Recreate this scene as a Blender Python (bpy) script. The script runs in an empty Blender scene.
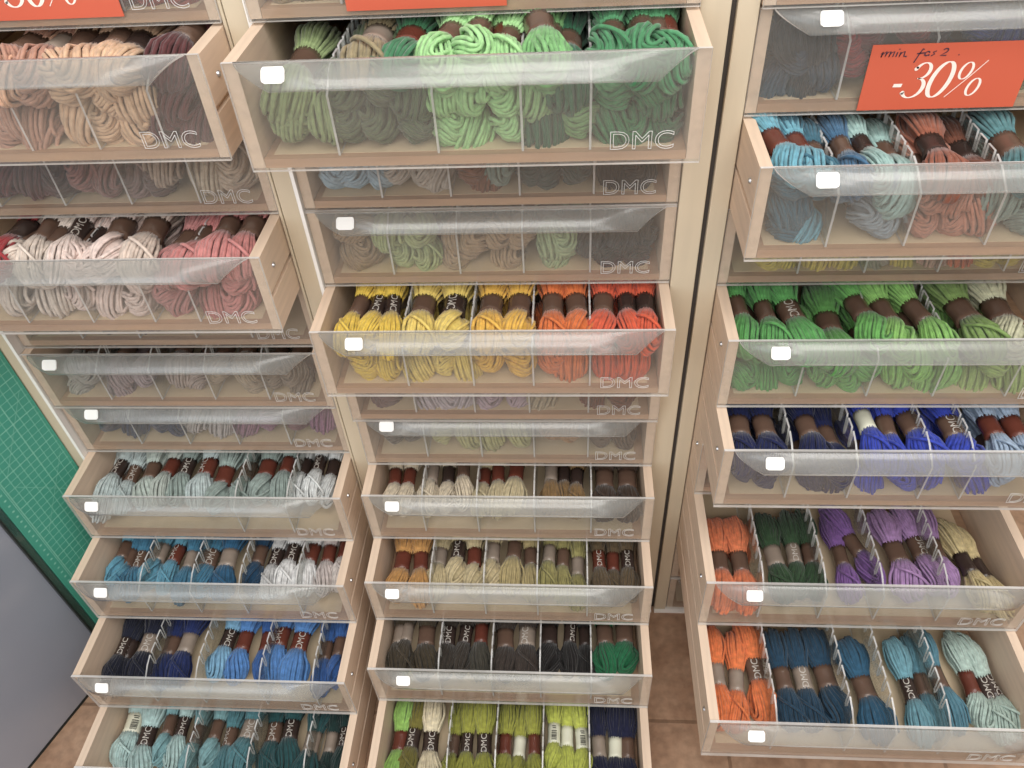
import bpy, bmesh, math, random
import numpy as np
from mathutils import Vector, Matrix
random.seed(7)
C = bpy.context.scene.collection
PI = math.pi
H = 1.3223                                   # camera height above the floor
F_PX = 790.0
A, B, G = -0.10163724, 0.76419721, 0.07184651   # camera yaw, pitch down, roll

# ------------------------------------------------------------------ camera
ca, sa, cb, sb, cg, sg = math.cos(A), math.sin(A), math.cos(B), math.sin(B), math.cos(G), math.sin(G)
fwd = Vector((sa*cb, ca*cb, -sb)); right0 = Vector((ca, -sa, 0)); down0 = fwd.cross(right0)
right = cg*right0 + sg*down0; down = -sg*right0 + cg*down0
cam = bpy.data.objects.new('camera', bpy.data.cameras.new('camera')); C.objects.link(cam)
cam.data.sensor_width = 36; cam.data.lens = F_PX/1024*36; cam.data.clip_start = .01
m = Matrix((right, -down, -fwd)).transposed().to_4x4(); m.translation = (0, 0, H); cam.matrix_world = m
bpy.context.scene.camera = cam
def ray(u, v): return right*(u-512) + down*(v-384) + fwd*F_PX
def on_y(u, v, y): d = ray(u, v); return Vector((0, 0, H)) + d*(y/d.y)
def on_z(u, v, z): d = ray(u, v); return Vector((0, 0, H)) + d*((z-H)/d.z)

# ------------------------------------------------------------------ materials
def lin(c):
    return tuple((x/255/12.92 if x/255 <= .04045 else ((x/255+.055)/1.055)**2.4) for x in c)
MATS = {}
def new_mat(name):
    mt = bpy.data.materials.new(name); mt.use_nodes = True
    nt = mt.node_tree; nt.nodes.clear()
    out = nt.nodes.new('ShaderNodeOutputMaterial')
    return mt, nt, out
def N(nt, t, **kw):
    n = nt.nodes.new(t)
    for k, v in kw.items():
        if k in n.inputs: n.inputs[k].default_value = v
        else: setattr(n, k, v)
    return n
def plain(name, rgb, rough=.5, metal=0, var=0, scale=30, stretch=(1, 1, 1), bump=0, spec=.5, rgb2=None, coat=0):
    if name in MATS: return MATS[name]
    mt, nt, out = new_mat(name); L = nt.links.new
    p = N(nt, 'ShaderNodeBsdfPrincipled'); p.inputs['Roughness'].default_value = rough; p.inputs['Metallic'].default_value = metal
    p.inputs['Specular IOR Level'].default_value = spec; p.inputs['Coat Weight'].default_value = coat
    base = lin(rgb)
    if var or rgb2:
        tc = N(nt, 'ShaderNodeTexCoord'); mp = N(nt, 'ShaderNodeMapping'); mp.inputs['Scale'].default_value = stretch
        nz = N(nt, 'ShaderNodeTexNoise'); nz.inputs['Scale'].default_value = scale; nz.inputs['Detail'].default_value = 5
        L(tc.outputs['Object'], mp.inputs[0]); L(mp.outputs[0], nz.inputs['Vector'])
        cr = N(nt, 'ShaderNodeValToRGB')
        b2 = lin(rgb2) if rgb2 else tuple(x*(1-var) for x in base)
        cr.color_ramp.elements[0].position = .32; cr.color_ramp.elements[1].position = .68
        cr.color_ramp.elements[0].color = (*b2, 1); cr.color_ramp.elements[1].color = (*base, 1)
        L(nz.outputs['Fac'], cr.inputs[0]); L(cr.outputs[0], p.inputs['Base Color'])
        if bump:
            bp = N(nt, 'ShaderNodeBump'); bp.inputs['Strength'].default_value = bump; bp.inputs['Distance'].default_value = .002
            L(nz.outputs['Fac'], bp.inputs['Height']); L(bp.outputs[0], p.inputs['Normal'])
    else: p.inputs['Base Color'].default_value = (*base, 1)
    L(p.outputs[0], out.inputs[0]); MATS[name] = mt
    return mt
def wool(rgb):
    key = 'wool_%d_%d_%d' % tuple(rgb)
    if key in MATS: return MATS[key]
    mt, nt, out = new_mat(key); L = nt.links.new
    p = N(nt, 'ShaderNodeBsdfPrincipled', Roughness=.85); p.inputs['Specular IOR Level'].default_value = .2
    p.inputs['Sheen Weight'].default_value = .25; p.inputs['Sheen Roughness'].default_value = .5
    b = lin(rgb); k_ = min(1.0, .82/max(b)); lum = sum(b)/3
    b = [(x*.84+lum*.16)*k_ for x in b]
    tc = N(nt, 'ShaderNodeTexCoord'); nz = N(nt, 'ShaderNodeTexNoise'); nz.inputs['Scale'].default_value = 160; nz.inputs['Detail'].default_value = 3
    L(tc.outputs['Object'], nz.inputs['Vector'])
    cr = N(nt, 'ShaderNodeValToRGB'); cr.color_ramp.elements[0].position = .3; cr.color_ramp.elements[1].position = .7
    cr.color_ramp.elements[0].color = (*[x*.72 for x in b], 1); cr.color_ramp.elements[1].color = (*[min(1, x*1.12) for x in b], 1)
    L(nz.outputs['Fac'], cr.inputs[0]); L(cr.outputs[0], p.inputs['Base Color'])
    bp = N(nt, 'ShaderNodeBump'); bp.inputs['Strength'].default_value = .5; bp.inputs['Distance'].default_value = .0008
    n2 = N(nt, 'ShaderNodeTexNoise'); n2.inputs['Scale'].default_value = 500
    L(tc.outputs['Object'], n2.inputs['Vector']); L(n2.outputs['Fac'], bp.inputs['Height']); L(bp.outputs[0], p.inputs['Normal'])
    L(p.outputs[0], out.inputs[0]); MATS[key] = mt
    return mt
def acrylic(name, haze, tint=(.93, .94, .93), haze_rgb=(225, 222, 215), rough=.12, refl=1.0):
    """thin clear plastic: mostly see-through, a fresnel reflection and a milky haze, mostly room reflections painted in"""
    if name in MATS: return MATS[name]
    mt, nt, out = new_mat(name); L = nt.links.new
    tr = N(nt, 'ShaderNodeBsdfTransparent'); tr.inputs[0].default_value = (*tint, 1)
    gl = N(nt, 'ShaderNodeBsdfGlossy'); gl.inputs['Roughness'].default_value = rough
    df = N(nt, 'ShaderNodeBsdfDiffuse'); df.inputs[0].default_value = (*lin(haze_rgb), 1)
    tl = N(nt, 'ShaderNodeBsdfTranslucent'); tl.inputs[0].default_value = (*lin(haze_rgb), 1)
    m0 = N(nt, 'ShaderNodeMixShader'); m0.inputs[0].default_value = .4; L(df.outputs[0], m0.inputs[1]); L(tl.outputs[0], m0.inputs[2])
    m1 = N(nt, 'ShaderNodeMixShader'); L(tr.outputs[0], m1.inputs[1]); L(m0.outputs[0], m1.inputs[2])  # diffuse haze stands in for bright reflections of the room
    tc = N(nt, 'ShaderNodeTexCoord'); mp = N(nt, 'ShaderNodeMapping'); mp.inputs['Scale'].default_value = (1, 3, 3)
    nz = N(nt, 'ShaderNodeTexNoise'); nz.inputs['Scale'].default_value = 9; nz.inputs['Detail'].default_value = 4
    L(tc.outputs['Object'], mp.inputs[0]); L(mp.outputs[0], nz.inputs['Vector'])
    mr = N(nt, 'ShaderNodeMapRange'); mr.inputs['From Min'].default_value = .3; mr.inputs['From Max'].default_value = .7
    mr.inputs['To Min'].default_value = haze*.65; mr.inputs['To Max'].default_value = haze*1.35
    L(nz.outputs['Fac'], mr.inputs[0]); L(mr.outputs[0], m1.inputs[0])
    lw = N(nt, 'ShaderNodeLayerWeight'); lw.inputs['Blend'].default_value = .5
    pw = N(nt, 'ShaderNodeMath', operation='POWER'); pw.inputs[1].default_value = 5; L(lw.outputs['Facing'], pw.inputs[0])
    mu = N(nt, 'ShaderNodeMath', operation='MULTIPLY_ADD'); mu.inputs[1].default_value = .9; mu.inputs[2].default_value = .045*refl; L(pw.outputs[0], mu.inputs[0])
    m2 = N(nt, 'ShaderNodeMixShader'); L(mu.outputs[0], m2.inputs[0]); L(m1.outputs[0], m2.inputs[1]); L(gl.outputs[0], m2.inputs[2])
    L(m2.outputs[0], out.inputs[0]); MATS[name] = mt
    return mt
M_WOOD = plain('pale_plywood', (230, 206, 183), .6, var=.13, scale=14, stretch=(9, .7, 9), bump=.15)
M_WOODIN = M_WOOD
M_BOTTOM = plain('drawer_bottom_board', (196, 160, 130), .65, var=.25, scale=14, stretch=(.7, 9, 9), bump=.1)
M_LINER = plain('cream_paper_liner', (226, 204, 172), .8, var=.08, scale=8)
M_STILE = plain('beige_laminate', (208, 194, 170), .45, var=.07, scale=10, stretch=(6, 6, .6))
M_BASE_LIT = plain('white_base_and_lit_edge', (245, 243, 240), .25)  # white base; also the lit stile edges, put in as colour
M_DARK = plain('dark_gap_shade', (62, 56, 52), .7)
M_BACK = plain('brown_hardboard', (92, 72, 58), .8, var=.2, scale=20)
M_PANEL = acrylic('clear_acrylic_panel', .095, tint=(.96, .96, .955))
M_LIP = acrylic('clear_acrylic_lip', .20, haze_rgb=(225, 225, 222), rough=.22, refl=1.2)  # stronger haze: ceiling reflection painted into the lip
M_RIM = acrylic('painted_rim_shine', .85, haze_rgb=(252, 251, 250), rough=.15)  # specular edge lines painted in as near-white haze
M_DIV = acrylic('clear_acrylic_divider', .05, rough=.06)
M_LOGO = acrylic('embossed_acrylic_outline', .95, haze_rgb=(252, 250, 248))
M_STICK = plain('white_paper_sticker', (250, 249, 246), .5)
M_INK = plain('pale_grey_ink', (165, 165, 165), .6)
M_STEEL = plain('zinc_screw', (190, 190, 192), .3, metal=1)
M_SIGN = plain('orange_sign_card', (208, 98, 72), .4, var=.05, scale=6)
M_WHITE = plain('white_print', (250, 235, 225), .5)
M_PEN = plain('blue_black_pen', (70, 45, 60), .6)
BANDM = {
 'b': plain('brown_paper_band', (104, 82, 70), .22, var=.12, scale=60), 'r': plain('red_brown_paper_band', (106, 58, 47), .25, var=.12, scale=60),
 'g': plain('grey_paper_band', (152, 138, 126), .2, var=.15, scale=60), 'k': plain('black_paper_band', (62, 50, 46), .25, var=.1, scale=60),
 'w': plain('cream_barcode_band', (225, 225, 205), .4, var=.05, scale=60)}
M_BPRINT = plain('band_white_lettering', (196, 190, 182), .45)
M_BARS = plain('band_black_bars', (40, 38, 36), .5)

# ------------------------------------------------------------------ mesh helpers
def link(name, me, parent=None, mats=()):
    o = bpy.data.objects.new(name, me); C.objects.link(o); o.parent = parent
    for mm in mats: me.materials.append(mm)
    return o
def mesh_of(bm, name, smooth=False):
    me = bpy.data.meshes.new(name); bm.normal_update(); bm.to_mesh(me); bm.free()
    if smooth:
        for p in me.polygons: p.use_smooth = True
    return me
def box(bm, x0, x1, y0, y1, z0, z1, bev=0, mi=0):
    vs = [bm.verts.new((x, y, z)) for x in (x0, x1) for y in (y0, y1) for z in (z0, z1)]
    fs = [bm.faces.new([vs[i] for i in q]) for q in ((0, 1, 3, 2), (4, 6, 7, 5), (0, 4, 5, 1), (2, 3, 7, 6), (0, 2, 6, 4), (1, 5, 7, 3))]
    for f in fs: f.material_index = mi
    if bev:
        es = list({e for f in fs for e in f.edges})
        r = bmesh.ops.bevel(bm, geom=es, offset=bev, segments=2, affect='EDGES', profile=.5)
        for f in r['faces']: f.material_index = mi
    return fs
def prism(bm, pts, fn, d0, d1, rim=0, face=0):
    """extrude the outline pts (2-D) between depths d0 and d1; fn(a, b, d) gives the point"""
    lo = [bm.verts.new(fn(a, b, d0)) for a, b in pts]; hi = [bm.verts.new(fn(a, b, d1)) for a, b in pts]
    n = len(pts); out = []
    for vs in (lo[::-1], hi):
        f = bm.faces.new(vs); f.material_index = face; out.append(f)
    for i in range(n):
        f = bm.faces.new((lo[i], lo[(i+1) % n], hi[(i+1) % n], hi[i])); f.material_index = rim
    bmesh.ops.triangulate(bm, faces=out)
def tag(o, label=None, cat=None, group=None, kind=None):
    for k, v in (('label', label), ('category', cat), ('group', group), ('kind', kind)):
        if v: o[k] = v
    return o
def empty(name, loc, rz=0, parent=None):
    o = bpy.data.objects.new(name, None); C.objects.link(o); o.location = loc; o.rotation_euler = (0, 0, rz); o.parent = parent
    o.empty_display_size = .02
    return o
def tube(bm, pts, rad, sides=5, closed=False, mi=0):
    pts = [Vector(p) for p in pts]; n = len(pts); rings = []
    prev = None
    for i, p in enumerate(pts):
        t = (pts[(i+1) % n if closed else min(i+1, n-1)] - pts[(i-1) % n if closed else max(i-1, 0)])
        t = t.normalized() if t.length > 1e-9 else Vector((0, 1, 0))
        if prev is None:
            a = t.orthogonal().normalized()
        else:
            a = prev - t*prev.dot(t)
            a = a.normalized() if a.length > 1e-6 else t.orthogonal().normalized()
        prev = a; b = t.cross(a)
        r = rad[i] if isinstance(rad, (list, tuple)) else rad
        rings.append([bm.verts.new(p + (a*math.cos(2*PI*k/sides) + b*math.sin(2*PI*k/sides))*r) for k in range(sides)])
    m = n if closed else n-1
    for i in range(m):
        r0, r1 = rings[i], rings[(i+1) % n]
        for k in range(sides):
            f = bm.faces.new((r0[k], r0[(k+1) % sides], r1[(k+1) % sides], r1[k])); f.smooth = True; f.material_index = mi
    if not closed:
        for rg, rev in ((rings[0], True), (rings[-1], False)):
            f = bm.faces.new(rg[::-1] if rev else rg); f.material_index = mi

def text_mesh(s, size, fill=True, extrude=.0002, bevel=0, res=4):
    cu = bpy.data.curves.new('t', 'FONT'); cu.body = s; cu.size = size; cu.resolution_u = res
    cu.align_x = 'LEFT'
    if fill: cu.extrude = extrude
    else: cu.fill_mode = 'NONE'; cu.bevel_depth = bevel; cu.bevel_resolution = 1
    o = bpy.data.objects.new('t', cu); C.objects.link(o)
    bpy.context.view_layer.update()
    me = bpy.data.meshes.new_from_object(o.evaluated_get(bpy.context.evaluated_depsgraph_get()))
    bpy.data.objects.remove(o); bpy.data.curves.remove(cu)
    return me

# ------------------------------------------------------------------ drawer model (local: x across, y=0 front face, +y inwards, z=0 underside)
W, DH, DD = .42, .1037, .385
def side_mesh(s):
    bm = bmesh.new()
    xo, xi = .21, .198
    # outer face grooved for the runner
    pts = [(xi, 0.002), (xo, .002), (xo, .046), (xo-.005, .046), (xo-.005, .053), (xo, .053), (xo, DH-.001), (xi, DH-.001)]
    if s < 0: pts = [(-a, b) for a, b in pts][::-1]
    prism(bm, pts, lambda a, b, d: (a, d, b), .0035, DD)
    return mesh_of(bm, 'side_panel')
def bx_mesh(name, *a, bev=0):
    bm = bmesh.new(); box(bm, *a, bev=bev); return mesh_of(bm, name)
def front_mesh():
    bm = bmesh.new()
    fs = box(bm, -.21, .21, -.0005, .003, 0, DH)
    for f in fs:
        if abs(f.calc_center_median().y - .00125) < .001: f.material_index = 1   # all rims
    return mesh_of(bm, 'front_panel')
LIPN = 9
def lip_profile(t):
    """point on the curved lip at arc share t: (outwards, down), and its outward normal"""
    Lh = .0262
    a0, a1 = math.radians(22), math.radians(72); y = z = 0; n = 24
    for i in range(int(round(t*n))):
        a = a0 + (a1-a0)*(i+.5)/n; y += math.cos(a)*Lh/n; z += math.sin(a)*Lh/n
    a = a0 + (a1-a0)*t
    return y, z, math.sin(a), math.cos(a)
def on_lip(x, b, d=.0024):
    y, z, ny, nz = lip_profile(max(0, min(1, b/.0262)))
    return (x, -.0008 - y - ny*d, DH-.0005 - z + nz*d)
def lip_mesh():
    bm = bmesh.new(); R = 12; lo, hi = [], []
    for j in range(R+1):
        t = j/R
        xl = -.198 + .032*t**1.6; xr = .198 - .032*t**.9
        xs_ = [xl+(xr-xl)*k/6 for k in range(7)]
        lo.append([bm.verts.new(on_lip(x, t*.0262, 0)) for x in xs_]); hi.append([bm.verts.new(on_lip(x, t*.0262, .0024)) for x in xs_])
    for j in range(R):
        for k in range(6):
            for g_, rev in ((lo, True), (hi, False)):
                q = [g_[j][k], g_[j+1][k], g_[j+1][k+1], g_[j][k+1]]
                f = bm.faces.new(q[::-1] if rev else q); f.smooth = True
        for k in (0, 6):
            f = bm.faces.new((lo[j][k], hi[j][k], hi[j+1][k], lo[j+1][k])); f.material_index = 1
    for k in range(6):
        for j in (0, R):
            f = bm.faces.new((lo[j][k], lo[j][k+1], hi[j][k+1], hi[j][k])); f.material_index = 1
    bmesh.ops.recalc_face_normals(bm, faces=bm.faces)
    return mesh_of(bm, 'pull_lip')
def sticker_mesh():
    bm = bmesh.new(); pts = []
    for (cx, cy, a0) in ((.0075, .0035, 0), (-.0075, .0035, 90), (-.0075, -.0035, 180), (.0075, -.0035, 270)):
        for k in range(5):
            a = math.radians(a0 + 22.5*k); pts.append((cx + .0028*math.cos(a), cy + .0028*math.sin(a)))
    prism(bm, pts, lambda a, b, d: on_lip(a, .013 - b, d), .0024, .0036)
    return mesh_of(bm, 'price_sticker')
def divider_mesh():
    """clear partition, its rising rear top edge cut with hooked slots"""
    bm = bmesh.new(); y0, y1 = .006, .3
    pts = [(y0, .012), (y1, .012), (y1, .088)]
    y = y1 - .012
    while y > .05:
        pts += [(y, .089), (y-.004, .066), (y-.0075, .062), (y-.0085, .066), (y-.006, .0885)]
        y -= .0215
    pts += [(.03, .084), (y0, .07)]
    prism(bm, pts, lambda a, b, d: (d, a, b), -.0011, .0011, rim=1)
    return mesh_of(bm, 'divider')
def screw_mesh(s):
    bm = bmesh.new()
    r = bmesh.ops.create_cone(bm, cap_ends=True, segments=14, radius1=.0032, radius2=.0024, depth=.002)
    bmesh.ops.rotate(bm, verts=bm.verts, matrix=Matrix.Rotation(s*PI/2, 3, 'Y'))
    bmesh.ops.translate(bm, verts=bm.verts, vec=(s*.211, .03, .074))
    return mesh_of(bm, 'screw')
ME = dict(sideL=side_mesh(-1), sideR=side_mesh(1), bottom=bx_mesh('bottom_board', -.1975, .1975, .0035, DD, .002, .011),
          liner=bx_mesh('paper_liner', -.19, .185, .012, DD-.03, .0112, .0116), back=bx_mesh('back_board', -.1975, .1975, DD-.01, DD, .0115, DH-.003),
          front=front_mesh(), lip=lip_mesh(), stick=sticker_mesh(), div=divider_mesh(), scL=screw_mesh(-1), scR=screw_mesh(1))
lg = text_mesh('DMC', .0245, fill=False, bevel=.0003)
xs = [v.co.x for v in lg.vertices]; wlg = max(xs)-min(xs)
lg.transform(Matrix.Translation((.128, -.001, .0155)) @ Matrix.Rotation(PI/2, 4, 'X') @ Matrix.Diagonal((.057/wlg, 1, 1, 1)) @ Matrix.Translation((-min(xs), 0, 0)))
ME['logo'] = lg
for k, mm in (('sideL', [M_WOOD]), ('sideR', [M_WOOD]), ('bottom', [M_BOTTOM]), ('liner', [M_LINER]), ('back', [M_WOOD]), ('front', [M_PANEL, M_RIM]),
              ('lip', [M_LIP, M_RIM]), ('stick', [M_STICK]), ('div', [M_DIV, M_RIM]), ('scL', [M_STEEL]), ('scR', [M_STEEL]), ('logo', [M_LOGO])):
    for x in mm: ME[k].materials.append(x)
P, Z0 = .10587, H - .36387
XL = {'L': -.75253, 'C': -.30164, 'R': .17522}; DZ = {'L': -.0022, 'C': 0, 'R': -.0053}
# row, y of the front face, phrase, divider x positions, sticker shift
DIV = (-.119, -.04, .039, .118)
DR = {
 'C0': (-1, .7605, 'topmost drawer of the middle cabinet', 'closed'), 'C1': (0, .6701, 'open green drawer of the middle cabinet', 'open'),
 'C2': (1, .7715, 'closed pale blue and rust drawer', 'closed'), 'C3': (2, .7715, 'closed sage and tan drawer', 'closed'),
 'C4': (3, .6856, 'open yellow and orange drawer', 'open'), 'C5': (4, .7426, 'closed lilac drawer under the yellow one', 'closed'),
 'C6': (5, .754, 'closed drawer above the cream one', 'closed'), 'C7': (6, .6962, 'open cream and brown drawer', 'open'),
 'C8': (7, .6186, 'open khaki drawer', 'open'), 'C9': (8, .5381, 'open black and emerald drawer', 'open'), 'C10': (9, .430, 'lime and navy drawer', 'open'),
 'L0': (-1, .7685, 'topmost drawer of the left cabinet', 'closed'), 'L1': (0, .6981, 'open peach drawer', 'open'), 'L2': (1, .7715, 'closed maroon and cream drawer', 'closed'),
 'L3': (2, .6865, 'open white and rose drawer', 'open'), 'L4': (3, .782, 'closed drawer under the rose one', 'closed'),
 'L5': (4, .7698, 'closed grey and mauve drawer', 'closed'), 'L6': (5, .7783, 'closed navy and mauve drawer', 'closed'),
 'L7': (6, .692, 'open silver grey drawer', 'open'), 'L8': (7, .6129, 'open turquoise and white drawer', 'open'),
 'L9': (8, .5157, 'open navy and sky blue drawer', 'open'), 'L10': (9, .4225, 'open aqua drawer at bottom left', 'open'),
 'R0': (-1, .7636, 'topmost drawer of the right cabinet', 'closed'), 'R1': (0, .7715, 'closed drawer with the sale sign', 'closed'),
 'R2': (1, .6707, 'open turquoise and salmon drawer', 'open'), 'R3': (2, .7715, 'closed yellow and coral drawer', 'closed'),
 'R4': (3, .6726, 'open bright green drawer', 'open'), 'R5': (4, .6048, 'open royal blue drawer', 'open'),
 'R5b': (5, .708, 'narrowly seen drawer behind the purple one', 'slightly open'), 'R6': (6, .5648, 'open purple and orange drawer', 'open'),
 'R7': (7, .4313, 'open bottom drawer of blues and orange', 'open'), 'R8': (8, .7715, 'closed drawer near the floor, right cabinet', 'closed'),
 'R9': (9, .7715, 'lowest closed drawer resting above floor, right cabinet', 'closed')}
DLAB = {
 'C0': 'closed clear-fronted drawer at the top of the middle cabinet, orange card inside', 'C1': 'pulled-out clear-fronted drawer of green wool, topmost open one in middle cabinet',
 'C2': 'closed clear-fronted drawer directly under the green wool drawer', 'C3': 'closed clear-fronted drawer directly above the yellow wool drawer',
 'C4': 'pulled-out clear-fronted drawer of yellow and orange wool', 'C5': 'closed clear-fronted drawer directly below the yellow and orange wool drawer',
 'C6': 'closed clear-fronted drawer of pale olive wool above the cream wool drawer', 'C7': 'pulled-out clear-fronted drawer of cream and brown wool, middle cabinet',
 'C8': 'pulled-out clear-fronted drawer of khaki wool with ochre at its left', 'C9': 'pulled-out clear-fronted drawer of near-black wool with emerald at its right',
 'C10': 'bottom middle drawer of lime and navy wool, cut off by the photo edge', 'L0': 'closed drawer at the top left corner with an orange card inside',
 'L1': 'pulled-out clear-fronted drawer of peach and beige wool at top left', 'L2': 'closed clear-fronted drawer between the peach and the rose wool drawers',
 'L3': 'pulled-out clear-fronted drawer of white and rose wool, left cabinet', 'L4': 'closed drawer mostly hidden right under the white and rose wool drawer',
 'L5': 'closed clear-fronted drawer of grey and mauve wool, left cabinet', 'L6': 'closed clear-fronted drawer of navy and mauve wool, left cabinet',
 'L7': 'pulled-out clear-fronted drawer of silver grey wool, left cabinet', 'L8': 'pulled-out clear-fronted drawer of turquoise wool with white skeins at its right',
 'L9': 'pulled-out clear-fronted drawer of navy and sky blue wool', 'L10': 'pulled-out drawer of aqua and dark green wool at bottom left',
 'R0': 'closed drawer at the top right, just a strip along the photo edge', 'R1': 'closed clear-fronted drawer with the full orange sale card, right cabinet',
 'R2': 'pulled-out clear-fronted drawer of turquoise and salmon wool, right cabinet', 'R3': 'closed clear-fronted drawer of yellow and coral wool above the bright green one',
 'R4': 'pulled-out clear-fronted drawer of bright green wool, right cabinet', 'R5': 'pulled-out clear-fronted drawer of royal blue wool, right cabinet',
 'R5b': 'slightly open drawer barely seen between the royal blue and purple wool drawers', 'R6': 'pulled-out clear-fronted drawer of orange, dark green and purple wool',
 'R7': 'longest pulled-out clear-fronted drawer of orange and blue wool, above the floor', 'R8': 'closed drawer near the floor seen through the gap beside the middle cabinet',
 'R9': 'lowest closed drawer of the right cabinet, touching its white base'}
DRAW = {}
DIVP = {'R7': (785, 866, 911, 970), 'R6': (770, 835, 895, 963), 'R5': (801, 868, 945, 990), 'R2': (849, 934, 1022), 'C1': (315, 425, 518, 592), 'C4': (397, 467, 531, 591), 'C7': (418, 474, 533, 592),
        'C8': (426, 481, 536, 588), 'C9': (435, 489, 539, 592), 'C10': (441, 491, 541, 591), 'L7': (225, 278), 'L8': (128, 180, 229, 287), 'L9': (136, 186, 250, 304), 'L10': (170, 232, 290), 'L1': (-20, 55, 130), 'L3': (-15, 55, 122, 171)}
DIVV = {'R7': 721, 'R6': 583, 'R5': 450, 'R2': 167, 'C1': 52, 'C4': 332, 'C7': 498, 'C8': 584, 'C9': 672, 'C10': 768, 'L7': 497, 'L8': 583, 'L9': 680, 'L10': 766, 'L1': 56, 'L3': 258}
STK = {'C1': (273, 74), 'C3': (345, 221), 'C4': (354, 343), 'C6': (387, 427), 'C7': (392, 505), 'C8': (392, 592), 'C9': (403, 679), 'L5': (49, 363), 'L6': (90, 411), 'L7': (92, 506), 'L8': (101, 592),
       'L9': (103, 688), 'R1': (831, 21), 'R2': (827, 181), 'R4': (780, 355), 'R5': (774, 466), 'R6': (754, 597), 'R7': (756, 736)}
nosticker = {'C2', 'C0', 'L0', 'L1', 'L2', 'L3', 'L4', 'R0', 'R3', 'R5b', 'R8', 'R9', 'C5', 'L10', 'C10'}
for k, (row, y, ph, st) in DR.items():
    c = k[0]; zb = Z0 - row*P + DZ[c]
    root = empty('yarn_drawer', (XL[c]+W/2, y, zb))
    tag(root, DLAB[k], 'drawer', 'clear-fronted yarn drawers')
    for mk, nm in (('sideL', 'side_panel'), ('sideR', 'side_panel'), ('bottom', 'bottom_board'), ('liner', 'paper_liner'), ('back', 'back_board'), ('front', 'front_panel'), ('lip', 'pull_lip')):
        o = link(nm, ME[mk], root)
        if mk == 'front': o['label'] = 'clear acrylic front'; fp = o
        if mk == 'lip': o['label'] = 'clear acrylic finger lip'; lp = o
    for mk in (('scL', 'scR')): link('screw', ME[mk], root)
    link('logo', ME['logo'], root)
    if k not in nosticker:
        s = link('price_sticker', ME['stick'], root); s['label'] = 'small white price sticker'
        s.location.x = on_y(*STK[k], y-.012).x - (XL[c]+W/2)
    xds = [on_y(u, DIVV[k], y).x-(XL[c]+W/2) for u in DIVP[k]] if k in DIVP else DIV
    for xd in xds:
        d = link('divider', ME['div'], root); d.location.x = xd if k in DIVP else xd + random.uniform(-.003, .003)
    DRAW[k] = (root, XL[c]+W/2, y, zb)

# ------------------------------------------------------------------ skein model (local: origin at the band, front end towards -y)
BH = .0165
def skein_mesh(seed, twf, twb, bend, Rf=.0205, Rb=.0195, Lf=.058, Lb=.066, n=13, rt=.00195, with_band=False, messy=.0009):
    rnd = random.Random(seed); bm = bmesh.new(); r0 = .0098
    def spine(s, x, z):
        # s>0 to the front; front part curls downwards
        if s <= BH: return (x, -s, z)
        L = s-BH; kap = bend/.06
        if kap < 1e-4: return (x, -s, z)
        a = kap*L
        yy = -BH - math.sin(a)/kap; zz = -(1-math.cos(a))/kap
        return (x, yy - z*math.sin(a), zz + z*math.cos(a))
    def g(t):
        t = min(1, t/.5); return t*t*(3-2*t)
    for sign, L, R, tw in ((1, Lf, Rf, twf), (-1, Lb, Rb, twb)):
        for layer in (0, 1):
            nn = n if layer == 0 else 5; sc = 1 if layer == 0 else .62
            for i in range(nn):
                u = -1 + 2*(i+.5)/nn + rnd.uniform(-.05, .05)
                if layer: u *= .8
                K = 15; pts = []; ph1, ph2 = rnd.uniform(0, 6), rnd.uniform(0, 6); alt = 1+.045*(1 if i % 2 else -1); Ls = L*(1-.22*u*u)*(1+rnd.uniform(-.05, .05))*(1 if layer == 0 else .93)
                amp = math.sqrt(max(.02, 1-u*u*.93))
                for k in range(K+1):
                    ph = PI*k/K; sg = math.sin(ph); s = Ls*sg**.9
                    q = s/L; rho = r0 + (R*alt-r0)*g(q)
                    z = math.cos(ph)*rho*amp*sc*.92 if 0 < k < K else math.cos(ph)*r0*amp*sc
                    x = u*rho*(1-.22*q**3)
                    x += messy*math.sin(3*ph+ph1)*sg; z += messy*math.sin(4*ph+ph2)*sg
                    a = tw*q; xr = x*math.cos(a)-z*math.sin(a); zr = x*math.sin(a)+z*math.cos(a)
                    pts.append(spine(sign*(BH-.004+s), xr, zr))
                tube(bm, pts, rt if layer == 0 else rt*1.2, 5)
        # loose core so that no light falls straight through the hank
        K, S = 8, 8; rings = []
        for k in range(K+1):
            q = k/K*.86; rr = (r0 + (R-r0)*g(q))*.68*math.sqrt(max(.03, 1-(q/.9)**4)); 
            rings.append([bm.verts.new(spine(sign*(BH-.006+q*L), math.cos(2*PI*j/S)*rr, math.sin(2*PI*j/S)*rr*.92)) for j in range(S)])
        for k in range(K):
            for j in range(S):
                f = bm.faces.new((rings[k][j], rings[k][(j+1) % S], rings[k+1][(j+1) % S], rings[k+1][j])); f.smooth = True
        bm.faces.new(rings[-1]); bm.faces.new(rings[0][::-1])
    # now and then one loose strand lies across the front lobe
    if rnd.random() < .2:
        R = Rf*1.05
        pts = []
        for k in range(12):
            q = .1+.8*k/11; a = -1.2+2.6*k/11
            rho = r0+(R-r0)*g(q)
            pts.append(spine(BH+q*Lf*.8, math.sin(a)*rho, math.cos(a)*rho+.001))
        tube(bm, pts, rt, 5)
    if with_band: band_into(bm, 1)
    me = mesh_of(bm, 'yarn_loops')
    return me
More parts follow.
